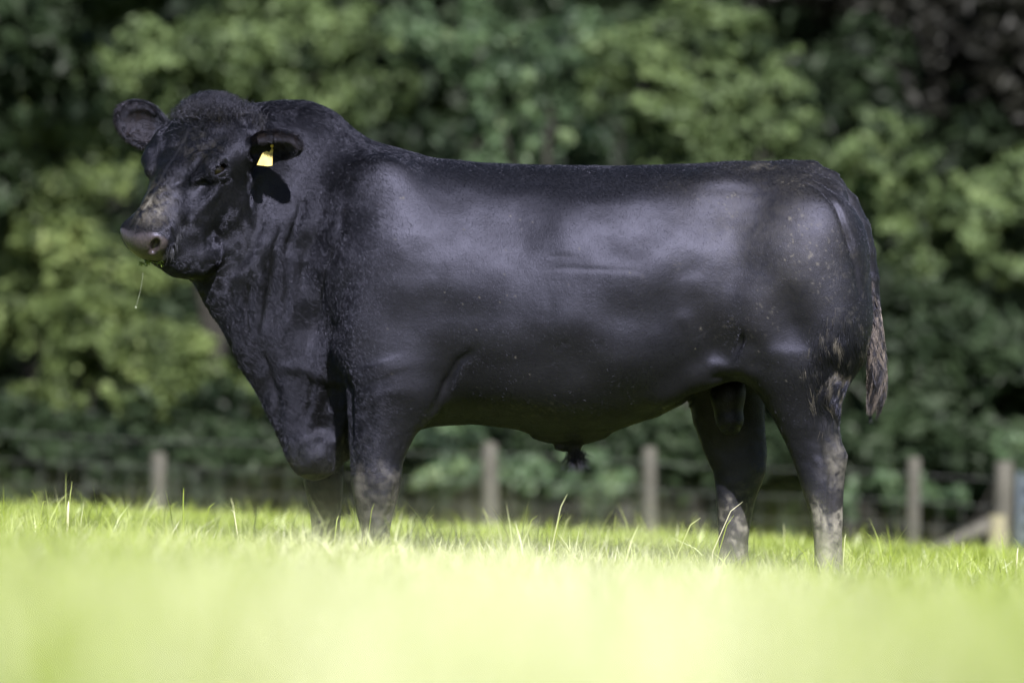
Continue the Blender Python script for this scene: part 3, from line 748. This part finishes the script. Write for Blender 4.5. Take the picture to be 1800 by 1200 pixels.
    w('corner_shade_tree', 'tree filling the top right corner, the corner darkening put into its brownish leaf colour', 'tree', 1900, 47.5, [(1500,-40,0,.9,.5,.33),(1250,-70,0,.9,.5,.33),(1700,20,0,.8,.5,.45),(1800,120,0,.6,.5,.5),(1640,140,.2,.5,.4,.3),(1900,240,.2,.6,.5,.6)], 'corner_shade', 11000, .075, 70, seed=12)
    w('shade_dark_tree', 'tree right of the tail, its shade put into near black leaves', 'tree', 1660, 43.6, [(1600,660,0,.6,.5,.5),(1760,650,0,.7,.5,.55),(1680,800,-.1,1.0,.4,.35),(1510,640,.2,.5,.5,.5),(1900,700,0,.6,.5,.6)], 'dark', 9000, .10, 60, seed=13)
    w('shade_dark_tree', 'tree beyond the left edge of the fence, shade put into its dark leaves', 'tree', -500, 53, [(-450,100,0,1.8,.9,1.8),(-600,500,0,2,.9,1.8),(-350,650,0,1.4,.9,1.2)], 'dark', 6000, .12, 45, seed=14)
    w('shade_dark_tree', 'tree beyond the right edge of the fence, shade put into its dark leaves', 'tree', 2300, 53, [(2200,100,0,1.8,.9,1.8),(2350,500,0,2,.9,1.8),(2150,650,0,1.4,.9,1.2)], 'dark', 6000, .12, 45, seed=15)
    w('shade_dark_bush', 'low bush behind the left fence post, dark leaves standing for the shade under the crowns', 'bush', 330, 43.2, [(120,800,0,.9,.6,.35),(330,810,-.1,.9,.6,.33),(560,800,0,.8,.6,.35),(-60,790,0,.8,.6,.4),(430,720,.2,.5,.5,.25)], 'dark', 9000, .06, 60, seed=16)  # low bushes added to darken the shaded band under the crowns
    w('shade_dark_bush', 'low bush in the gap under the belly, dark leaves standing for the shade under the crowns', 'bush', 980, 43.2, [(760,790,0,.8,.6,.35),(960,800,-.1,.9,.6,.33),(1180,790,0,.8,.6,.35),(1380,800,0,.9,.6,.35)], 'dark', 8000, .06, 50, seed=17)
    # farther trunks and thicket that close the view under the crowns
    n = 150000
    X = rng.uniform(-26, 26, n); Y = rng.uniform(37.5, 41, n); zg = ground_z(X, Y)
    hgt = 12 + noise3(np.stack([X * .5, 0 * X, 0 * X], -1), 71) * 1.5
    P = np.stack([X, Y, zg + rng.random(n) * hgt], -1)
    nn = rng.normal(size=(n, 3)) * .7 + [0, -.8, .4]; nn /= np.linalg.norm(nn, axis=1)[:, None]
    t = np.cross(nn, rng.normal(size=(n, 3))); t /= np.linalg.norm(t, axis=1)[:, None]; b = np.cross(nn, t)
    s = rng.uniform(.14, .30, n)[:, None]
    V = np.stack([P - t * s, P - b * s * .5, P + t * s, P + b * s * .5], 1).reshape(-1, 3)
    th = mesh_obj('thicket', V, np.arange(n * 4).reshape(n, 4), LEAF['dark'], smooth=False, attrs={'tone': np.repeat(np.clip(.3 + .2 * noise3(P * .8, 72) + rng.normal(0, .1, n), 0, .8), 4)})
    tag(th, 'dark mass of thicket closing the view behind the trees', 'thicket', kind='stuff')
woods()
# ============================================================ THE BULL
build_prims()
BV, BF = mesh_sdf((-1.60, -.72, -.12), (1.42, .52, 1.75), .0055)
BV, BF = largest(BV, BF); BV = laplace(BV, BF, 2)
BV = relief(BV, vnormals(BV, BF)); BV = laplace(BV, BF, 1, .3)
BN = vnormals(BV, BF)
_zmin = ground_z(BV[:, 0], BV[:, 1])

def photo_xy(P):
    D = CAM_D + P[:, 1]
    return P[:, 0] / D * F_PX + 900, HOR + (CAM_Z - P[:, 2]) / D * F_PX
def head_local(P):
    return ((P - HEAD0) @ HM.T) / HS
def dirt_mask(P, N):
    """dried mud, dung flecks and dust, 0..1"""
    px, py = photo_xy(P); near = P[:, 1] < .02
    P = P + np.stack([noise3(P * 38, 181), noise3(P * 38, 182), noise3(P * 38, 183)], -1) * .014 + np.stack([noise3(P * 95, 184), noise3(P * 95, 185), noise3(P * 95, 186)], -1) * .005
    nb = noise3(P * 24, 81); nf = noise3(P * 70, 82); nm = noise3(P * 9, 83); nd = noise3(P * 150, 84)
    m = np.zeros(len(P))
    hind = px > 1180; fore = (px < 760) & (py > 700)
    nh = hind & near; fh = hind & ~near
    m = np.maximum(m, nh * sstep(880, 935, py + nb * 26 + nf * 14) * (.50 + .35 * nf))
    m = np.maximum(m, nh * sstep(840, 900, py) * .07)
    m = np.maximum(m, fh * sstep(850, 925, py + nb * 30 + nf * 12) * (.16 + .6 * np.maximum(nf, 0)))
    hock = np.exp(-(((px - 1472) / 22) ** 2 + ((py - 815) / 48) ** 2)); m = np.maximum(m, nh * hock * (.24 + .25 * nf))
    m = np.maximum(m, fore * near * sstep(800, 880, py + nf * 22 + nb * 30) * np.clip(.11 + .12 * nf + .08 * nb, 0, 1))
    m = np.maximum(m, fore * ~near * sstep(860, 920, py + nf * 10) * np.clip(.10 + .2 * nf, 0, 1))
    # rump and loin flecks, rear edge of the thigh
    fl = sstep(.56, .76, nd + .15 * nf) * sstep(-.05, .4, nm + .05)
    rump = np.exp(-(((px - 1350) / 150) ** 2 + ((py - 400) / 130) ** 2)) * near
    m = np.maximum(m, rump * fl * .50); m = np.maximum(m, rump * .055 * (1 + .7 * nm + .5 * nf))
    edge = sstep(70, 10, np.abs(px - (1478 + (py - 420) * .22))) * sstep(340, 400, py) * sstep(640, 560, py) * near
    m = np.maximum(m, edge * sstep(.1, .7, nf * .5 + nd * .6) * .09)
    m = np.maximum(m, np.exp(-(((px - 1340) / 26) ** 2 + ((py - 291) / 7) ** 2)) * .2 * (.6 + nf))
    thigh = np.exp(-(((px - 1470) / 45) ** 2 + ((py - 650) / 55) ** 2)) * near
    m = np.maximum(m, thigh * sstep(.2, .6, nf) * .12)
    belly = np.exp(-(((px - 930) / 60) ** 2 + ((py - 722) / 18) ** 2)) * near
    m = np.maximum(m, belly * sstep(.25, .7, nd) * .22)
    m = np.maximum(m, near * (py < 700) * (px > 600) * sstep(.86, .92, nd) * sstep(.1, .4, nm) * .25)
    # dusty nose bridge and brow
    L = head_local(P); hd = (L[:, 0] > 0) & (L[:, 0] < .56) & (np.abs(L[:, 1]) < .17) & (P[:, 1] < -.3) & (px < 440)
    br = np.exp(-(((px - 265) / 30) ** 2 + ((py - 358) / 34) ** 2)); m = np.maximum(m, hd * br * np.clip(.26 + .35 * nf + .15 * nd, 0, 1))
    bw = np.exp(-(((px - 352) / 34) ** 2 + ((py - 255) / 26) ** 2)); m = np.maximum(m, hd * bw * np.clip(.03 + .10 * nf, 0, 1))
    return np.clip(m, 0, 1)
def skin_mask(P):
    L = head_local(P)
    q = sstep(.490, .512, L[:, 0] - .25 * np.maximum(L[:, 2] + .06, 0)) * sstep(-.150, -.135, L[:, 2]) * sstep(.012, -.006, np.abs(L[:, 1]) - np.interp(L[:, 2], [-.145, -.10, -.06, -.03], [.050, .074, .100, .085]) - .006 * noise3(P * 60, 87)) * sstep(-.015, -.03, L[:, 2])
    return q * (P[:, 1] < -.3)
dirt = dirt_mask(BV, BN); skin = skin_mask(BV)
_px, _py = photo_xy(BV); wool_v = 1.6 * sstep(720, 560, _px) * (_py < 830) + .8 * sstep(560, 640, _py) * sstep(1420, 1460, _px)
hoof = sstep(.075, .06, BV[:, 2] - _zmin)
BV[:, 2] = np.maximum(BV[:, 2], _zmin - .02)

coat = M('black_coat', Roughness=.5)
cb = coat.mix(coat.noise(5, 4), (.0028, .0028, .0036), (.0046, .0045, .0056))
dn = coat.mix(coat.noise(60, 4), (.12, .11, .095), (.27, .25, .22))
col = coat.mix(coat.attr('dirt').outputs['Fac'], cb, dn)
sk = coat.mix(coat.noise(90, 3), (.016, .013, .015), (.060, .046, .051))
col = coat.mix(coat.attr('skin').outputs['Fac'], col, sk)
col = coat.mix(coat.attr('hoof').outputs['Fac'], col, (.015, .013, .011))
coat.l(col, coat.b.inputs['Base Color'])
rg = coat.math('ADD', coat.math('MULTIPLY', coat.attr('dirt').outputs['Fac'], .4), .48)
rg = coat.math('SUBTRACT', rg, coat.math('MULTIPLY', coat.attr('skin').outputs['Fac'], .10))
rg = coat.math('ADD', rg, coat.math('MULTIPLY', coat.noise(4, 3), .08))
coat.l(rg, coat.b.inputs['Roughness']); mot = coat.n('ShaderNodeMapRange', i_1=.36, i_2=.64, i_3=.70, i_4=1.22); coat.l(coat.noise(4.5, 6, .62, stretch=(1, 1, 1.5)), mot.inputs[0])
SPX = coat.math('ADD', coat.math('MULTIPLY', mot.outputs[0], .31), coat.math('MULTIPLY', coat.attr('skin').outputs['Fac'], .5)); coat.l(SPX, coat.b.inputs['Specular IOR Level'])
coat.b.inputs['Specular IOR Level'].default_value = .24; coat.b.inputs['Specular Tint'].default_value = (.67, .68, 1, 1)  # blue tint puts the reflected sky into the coat highlight
coat.b.inputs['Sheen Weight'].default_value = .0; coat.b.inputs['Sheen Roughness'].default_value = .35; coat.b.inputs['Sheen Tint'].default_value = (.85, .85, 1, 1)
h1 = coat.noise(300, 3, .6, stretch=(1.0, 1, .4)); h2 = coat.noise(55, 4, .6)
hs_ = coat.math('ADD', coat.math('MULTIPLY', h1, .5), coat.math('MULTIPLY', h2, .6))
wool = coat.attr('wool').outputs['Fac']
h3 = coat.noise(120, 3, .65, stretch=(1.0, 1, .35))
coat.bump(coat.math('ADD', hs_, coat.math('MULTIPLY', h3, wool)), .38, .0045)
bull = mesh_obj('bull', BV, BF, coat.m, attrs={'dirt': dirt, 'skin': skin, 'hoof': hoof, 'wool': wool_v})
tag(bull, 'massive black bull standing side on in the grass, head turned to the camera', 'bull')

# ---- hair
def hair_curves(name, P, rad, mat, parent, attrs=None):
    """P: n x k x 3 strands"""
    n, k, _ = P.shape
    hc = bpy.data.hair_curves.new(name); hc.add_curves([k] * n)
    hc.attributes['position'].data.foreach_set('vector', np.ascontiguousarray(P, np.float32).ravel())
    ra = hc.attributes.get('radius') or hc.attributes.new('radius', 'FLOAT', 'POINT')
    prof = np.interp(np.linspace(0, 1, k), [0, .6, 1], [1, .8, .15])
    ra.data.foreach_set('value', (np.broadcast_to(np.asarray(rad, float).reshape(-1, 1), (n, 1)) * prof).astype(np.float32).ravel())
    for a, v in (attrs or {}).items():
        at = hc.attributes.new(a, 'FLOAT', 'POINT'); at.data.foreach_set('value', np.repeat(v, k).astype(np.float32))
    hc.materials.append(mat)
    o = bpy.data.objects.new(name, hc); COL.objects.link(o); o.parent = parent
    return o
def hair_mat(name, dark=(.0030, .0030, .0038), tip=(.26, .23, .19), rough=.36, spec=.52):
    h = M(name, Roughness=rough); h.b.inputs['Specular IOR Level'].default_value = spec; h.b.inputs['Specular Tint'].default_value = (.67, .68, 1, 1)  # blue specular tint carries the sky reflection on the hair
    h.l(h.mix(h.attr('dirt').outputs['Fac'], dark, tip), h.b.inputs['Base Color']); return h.m
hm = hair_mat('black_hair')
FA, FB, FC, FD = [BV[BF[:, k]] for k in range(4)]
fc_ = (FA + FB + FC + FD) / 4; fn_ = np.cross(FC - FA, FD - FB); fa_ = np.linalg.norm(fn_, axis=1); fn_ /= fa_[:, None] + 1e-12
fpx, fpy = photo_xy(fc_); fL = head_local(fc_)
in_head = (np.linalg.norm(fc_ - HW(.25, 0, -.12), axis=1) < .40) & (fL[:, 0] > -.1) & (fc_[:, 1] < -.12) & (fpx < 470)
on_skin = (skin_mask(fc_) > .3) | (np.linalg.norm(fc_ - eye_frame(1)[0], axis=1) < .036) | (np.linalg.norm(fc_ - eye_frame(-1)[0], axis=1) < .036)
def roots(w, n, seed):
    r = np.random.default_rng(seed); p = w * fa_; p = p / p.sum(); i = r.choice(len(fc_), n, p=p)
    u, v = r.random((2, n, 1)); return (FA[i] * (1 - u) + FB[i] * u) * (1 - v) + (FD[i] * (1 - u) + FC[i] * u) * v, fn_[i], i, r
def grow(R, N, flow, length, lift, curl, r, k=5, curl_f=60, seed=0, droop=0):
    """strands leaning along flow, wandering with a shared noise field so that they clump"""
    n = len(R); T = flow - (flow * N).sum(1)[:, None] * N; T /= np.linalg.norm(T, axis=1)[:, None] + 1e-9
    B = np.cross(N, T)
    P = np.zeros((n, k, 3)); P[:, 0] = R - N * .001; L = length[:, None] / (k - 1)
    for j in range(1, k):
        q = P[:, j - 1]; t = (j - 1) / (k - 1)
        a = noise3(R * curl_f, 91 + seed)[:, None] * curl; c = noise3(R * curl_f * .37 + 9, 92 + seed)[:, None] * curl
        a = a + c
        d = T * np.cos(a) + B * np.sin(a) + N * (lift * (1 - t * 1.1))[:, None] + r.normal(0, .08, (n, 3)) + np.array([0, 0, -droop * t])
        d /= np.linalg.norm(d, axis=1)[:, None]
        P[:, j] = q + d * L
    return P
def body_flow(R, N, hd):
    px, py = photo_xy(R)
    f = np.tile([.55, 0, -.85], (len(R), 1))
    f[px > 1300] = [.15, 0, -1]
    nkf = sstep(700, 600, px)[:, None]
    f += np.stack([noise3(R * 3, 95), 0 * px, noise3(R * 3, 96)], -1) * (.5 - .3 * nkf) + np.stack([noise3(R * 14, 93), 0 * px, noise3(R * 14, 94)], -1) * (.25 - .15 * nkf)
    f += np.random.default_rng(77).normal(0, 1, (len(R), 3)) * (.26 + .14 * nkf)
    L = head_local(R)
    hf = -_ef * .25 + np.sign(L[:, 1:2]) * _es * .8 + _ef * .5 * sstep(.15, .0, L[:, 0:1]) - _z * .5
    return np.where(hd[:, None], hf, f)
# short coat
w = np.ones(len(fc_)); w[on_skin] = 0; w[hoof[BF[:, 0]] > .2] = 0
neckw = sstep(730, 560, fpx + noise3(fc_ * 9, 99) * 40) * (fpy < 830)
dens = w * (1 + 1.6 * neckw) * np.where(fn_[:, 1] < .3, 1, .12)
R_, N_, i_, r_ = roots(dens, 700000, 1)
hd = in_head[i_]; nk = neckw[i_]
ln = (.011 + .009 * nk) * r_.uniform(.7, 1.3, len(R_)); ln[hd] = .009 * r_.uniform(.6, 1.4, hd.sum())
pxr, pyr = photo_xy(R_)
low = sstep(760, 850, pyr); ln *= 1 - .35 * low
lift = .08 + .14 * nk + .08 * hd + .22 * sstep(.5, .9, N_[:, 2])
P_ = grow(R_, N_, body_flow(R_, N_, hd), ln, lift, .20 + .35 * nk[:, None] + .25 * hd[:, None], r_, 3, 42)
hair_curves('coat_hair', P_, .00042, hm, bull, {'dirt': np.clip(dirt_mask(R_, N_) * .8, 0, 1)})['kind'] = 'stuff'
# curly hair of neck and chest
R_, N_, i_, r_ = roots(w * neckw * (fpy > 190) * ~in_head * (fn_[:, 1] < .5), 42000, 2)
P_ = grow(R_, N_, body_flow(R_, N_, np.zeros(len(R_), bool)), r_.uniform(.012, .022, len(R_)), np.full(len(R_), .22), .55, r_, 5, 110, 1)
hair_curves('neck_hair', P_, .00034, hm, bull, {'dirt': dirt_mask(R_, N_) * .5})['kind'] = 'stuff'
# forelock between the ears
top = w * (np.exp(-((fL[:, 0] - .0) / .05) ** 2 - ((fL[:, 1]) / .075) ** 2)) * (fL[:, 2] > -.16) * (fc_[:, 1] < -.1)
R_, N_, i_, r_ = roots(top, 8000, 3); L_ = head_local(R_)
fl = _ef * .75 * sstep(-.05, .06, L_[:, 0:1]) + _es * np.tanh((L_[:, 1:2] + .02) / .09) * .5 + _z * 1.5 + r_.normal(0, .5, (len(R_), 3))
P_ = grow(R_, N_, fl, r_.uniform(.025, .068, len(R_)), np.full(len(R_), 1.3), .6, r_, 6, 34, 2, droop=.12)
hair_curves('forelock', P_, .00045, hm, bull, {'dirt': np.clip(noise3(R_ * 60, 97) * .10, 0, 1)})['kind'] = 'stuff'
# forehead, jaw and brow wool
R_, N_, i_, r_ = roots(w * in_head * (fL[:, 0] < .42), 26000, 4); L_ = head_local(R_)
P_ = grow(R_, N_, body_flow(R_, N_, np.ones(len(R_), bool)), r_.uniform(.007, .014, len(R_)), np.full(len(R_), .18), .45, r_, 4, 80, 3)
hair_curves('face_hair', P_, .00034, hm, bull, {'dirt': dirt_mask(R_, N_) * .7})['kind'] = 'stuff'
# ear fringes
for sg in (1, -1):
    root = HW(.085, .150 * sg, -.105)
    e = ((fc_ - root) @ (sg * _es)) / 1.0
    ew = w * (e > .035) * (np.linalg.norm(fc_ - root, axis=1) < .27) * (fpy < 300) * ((fpx < 275) if sg < 0 else ((fpx > 440) & (fc_[:, 1] < -.40)))
    if ew.sum() > 0:
        R_, N_, i_, r_ = roots(ew, 7000, 5 + sg)
        P_ = grow(R_, N_, np.tile(sg * _es * .8 - _z * .6, (len(R_), 1)), r_.uniform(.010, .028, len(R_)), np.full(len(R_), .5), .8, r_, 5, 40, 4)
        hair_curves('ear_hair', P_, .00036, hair_mat('ear_hair_brown', (.010, .007, .005)), bull, {'dirt': 0 * R_[:, 0]})['kind'] = 'stuff'
# matted fringe on the back of the thigh
th = w * np.exp(-((fpx - 1478) / 34) ** 2 - ((fpy - 655) / 48) ** 2) * (fc_[:, 1] < -.05)
R_, N_, i_, r_ = roots(th, 9000, 8)
P_ = grow(R_, N_, np.tile([.12, -.05, -1.0], (len(R_), 1)), r_.uniform(.03, .055, len(R_)), np.full(len(R_), .22), .8, r_, 6, 30, 5, droop=.6)
hair_curves('thigh_fringe', P_, .0005, hm, bull, {'dirt': np.clip(noise3(R_ * 60, 98) * .8 - .15, 0, .28)})['kind'] = 'stuff'
# sheath tuft
r_ = np.random.default_rng(9); n = 700; c = W(1012, 795, 0)
R_ = c + r_.normal(0, 1, (n, 3)) * [.013, .013, .006]; N_ = r_.normal(0, 1, (n, 3)) * [1, 1, 0]; N_ /= np.linalg.norm(N_, axis=1)[:, None]
P_ = grow(R_, N_, np.tile([.1, 0, -1.0], (n, 1)) + r_.normal(0, .2, (n, 3)), r_.uniform(.03, .085, n), np.full(n, .25), .9, r_, 7, 30, 6)
t_ = np.linspace(0, 1, 7)[None, :, None]; P_ = P_ * (1 - .5 * t_) + (R_.mean(0) + (P_ - R_[:, None])) * .5 * t_
hair_curves('sheath_tuft', P_, .0006, hm, bull, {'dirt': np.clip(r_.normal(.0, .06, n), 0, 1)})['kind'] = 'stuff'
# whiskers round the muzzle
n = 46; r_ = np.random.default_rng(10); wk = w * (fL[:, 0] > .40) * (fL[:, 0] < .58) * (fL[:, 2] < -.10) * (fc_[:, 1] < -.42) * (fpy < 500)
R_, N_, i_, r_ = roots(wk, n, 11)
P_ = grow(R_, N_, np.tile(-_z * .9 + _ef * .35, (n, 1)) + N_ * .4, r_.uniform(.02, .05, n), np.full(n, .8), .5, r_, 5, 20, 7, droop=.3)
hair_curves('whiskers', P_, .00035, hair_mat('whisker_grey', (.045, .045, .05)), bull, {'dirt': np.full(n, .0)})['kind'] = 'stuff'
# tail: matted cords of hair below the dock
sw = []; r_ = np.random.default_rng(12); dk = []
cpts = np.array([W(1526, 470, -.03), W(1533, 520, -.03), W(1537, 570, -.03), W(1541, 620, -.03), W(1543, 660, -.03), W(1539, 700, -.03), W(1531, 735, -.03)])
def along(t): 
    s = t * (len(cpts) - 1); return np.stack([np.interp(s, range(len(cpts)), cpts[:, a]) for a in range(3)], -1)
for k in range(130):
    t0 = r_.uniform(-.05, .55); Ln = r_.uniform(.25, .5); ts = np.clip(np.linspace(t0, t0 + Ln, 9), 0, 1.0)
    a = r_.uniform(0, 6.28); wr_ = np.interp(ts, [0, .3, .7, 1], [.014, .025, .032, .018])
    ph = a + np.linspace(0, 2.2, 9) * r_.choice([-1, 1])
    ax = along(ts) + np.stack([np.cos(ph) * wr_, np.sin(ph) * wr_, np.linspace(0, -.015, 9)], -1)
    for q in range(36):
        ph2 = r_.uniform(0, 6.28); rr = r_.uniform(0, .0045) * np.linspace(1, .8, 9)
        sw.append(ax + np.stack([np.cos(ph2 + ts * 30) * rr, np.sin(ph2 + ts * 30) * rr, 0 * rr], -1) + r_.normal(0, .0012, (9, 3)) + r_.normal(0, .004, 3) * np.linspace(0, 1, 9)[:, None] ** 2)
        dk.append(np.clip((.55 - abs(t0 - .14) * 2.0) * .42 + r_.normal(0, .12) + (.25 if k % 3 == 0 else -.12), 0, .8))
hair_curves('tail_switch', np.array(sw), .0009, hair_mat('tail_hair', (.009, .008, .0075), (.30, .245, .21), .5), bull, {'dirt': np.array(dk)})['kind'] = 'stuff'

# ---- eyes
eyem = M('wet_eye', Base_Color=(.004, .003, .002, 1), Roughness=.16); eyem.b.inputs['Specular IOR Level'].default_value = .3
def uv(c, r, n=20, sc_=(1, 1, 1)):
    a = np.linspace(0, math.pi, n); p = np.stack([0 * a, 0 * a, np.cos(a)], -1) * r
    V, F = tube(p, np.maximum(np.sin(a) * r, 1e-4), n * 2, False); return V * np.array(sc_) + np.array(c) * 0, F
for sg in (1, -1):
    V, F = uv((0, 0, 0), .030)
    e = mesh_obj('eye', V, F, eyem.m, bull); ec, EM = eye_frame(sg); e.location = ec - EM[1] * .0055
# ---- ear tag
tagm = M('yellow_plastic', Roughness=.38); tagm.l(tagm.ramp(tagm.noise(45, 5, .7), [(.36, (.14, .09, .01)), (.45, (.38, .27, .035)), (.6, (.46, .34, .07))]), tagm.b.inputs['Base Color'])
def tag_pos(px, py, Y): return W(px, py, Y)
ok = (np.abs(fpx - 478) < 4) & (np.abs(fpy - 257) < 5) & (fc_[:, 1] < -.40)
ty = float(fc_[ok][:, 1].min()) - .010 if ok.any() else -.55
o2 = np.array([(476,262),(480,262),(479,268),(478.5,291),(470,292.5),(451,290),(455,281),(461,268),(468,265),(473,267)], float)
def tag_plate(ol, ya, yb, name, par):
    o3 = np.array([W(x, y, ty) for x, y in ol]); bend = (o3[:, 2] - o3[:, 2].max()) * .22
    A = o3.copy(); A[:, 1] = ty + ya + bend; B = o3.copy(); B[:, 1] = ty + yb + bend
    bm = bpy.data.meshes.new(name); n = len(ol)
    bm.from_pydata(np.vstack([A, B]).tolist(), [], [list(range(n))[::-1], list(range(n, 2 * n))] + [[i, (i + 1) % n, n + (i + 1) % n, n + i] for i in range(n)])
    bm.materials.append(tagm.m); bm.validate(); o = bpy.data.objects.new(name, bm); COL.objects.link(o); o.parent = par
    md = o.modifiers.new('bevel', 'BEVEL'); md.width = .0008; md.segments = 2; return o
et = tag_plate(o2, 0, .0028, 'ear_tag', bull); et['label'] = 'small yellow plastic tag hanging from the near ear'
st = mesh_obj('tag_stud', *uv((0, 0, 0), .0062, 10, (1, .5, 1)), tagm.m, et); st.location = W(477.5, 256, ty + .001)
sk_ = mesh_obj('tag_shank', *tube([W(477.5, 256, ty + .002), W(477.8, 264, ty + .001)], .0028, 8), tagm.m, et)
# ---- cud: torn grass in the lips, and a thread of saliva
cg = M('chewed_grass', Base_Color=(.14, .2, .04, 1), Roughness=.25)
ps = []; r_ = np.random.default_rng(14)
for k in range(34):
    px = r_.uniform(236, 284); c = W(px, 454 + (px - 236) * .16 + r_.normal(0, 2), 0)
    base = np.array(HW(.545 - .0 * k, 0, -.15)); 
    f = (px - 236) / 48; p0 = HW(.560 - .03 * f, -.035 + .085 * f, -.146 + r_.normal(0, .003))
    ps.append(tube([p0, p0 + r_.normal(0, .006, 3) + _ef * .004, p0 + r_.normal(0, .010, 3) + [0, 0, -.008]], [.0022, .002, .001], 5))
mesh_obj('chewed_grass', *join(ps), cg.m, bull)['kind'] = 'stuff'
dr = M('saliva', Base_Color=(.9, .95, .85, 1), Roughness=.05, Alpha=.55); dr.b.inputs['Transmission Weight'].default_value = .6
y0 = float(HW(.55, 0, -.15)[1])
V, F = tube([W(252, 462, y0), W(250, 490, y0), W(246, 512, y0 - .01), W(239.5, 537, y0 - .01)], [.0003, .00022, .00025, .0003], 6)
V2, F2 = uv((0, 0, 0), .003, 10); sth = mesh_obj('saliva_thread', V, F, dr.m, bull); sdp = mesh_obj('droplet', V2, F2, dr.m, sth); sdp.location = W(238.5, 540, y0 - .01)
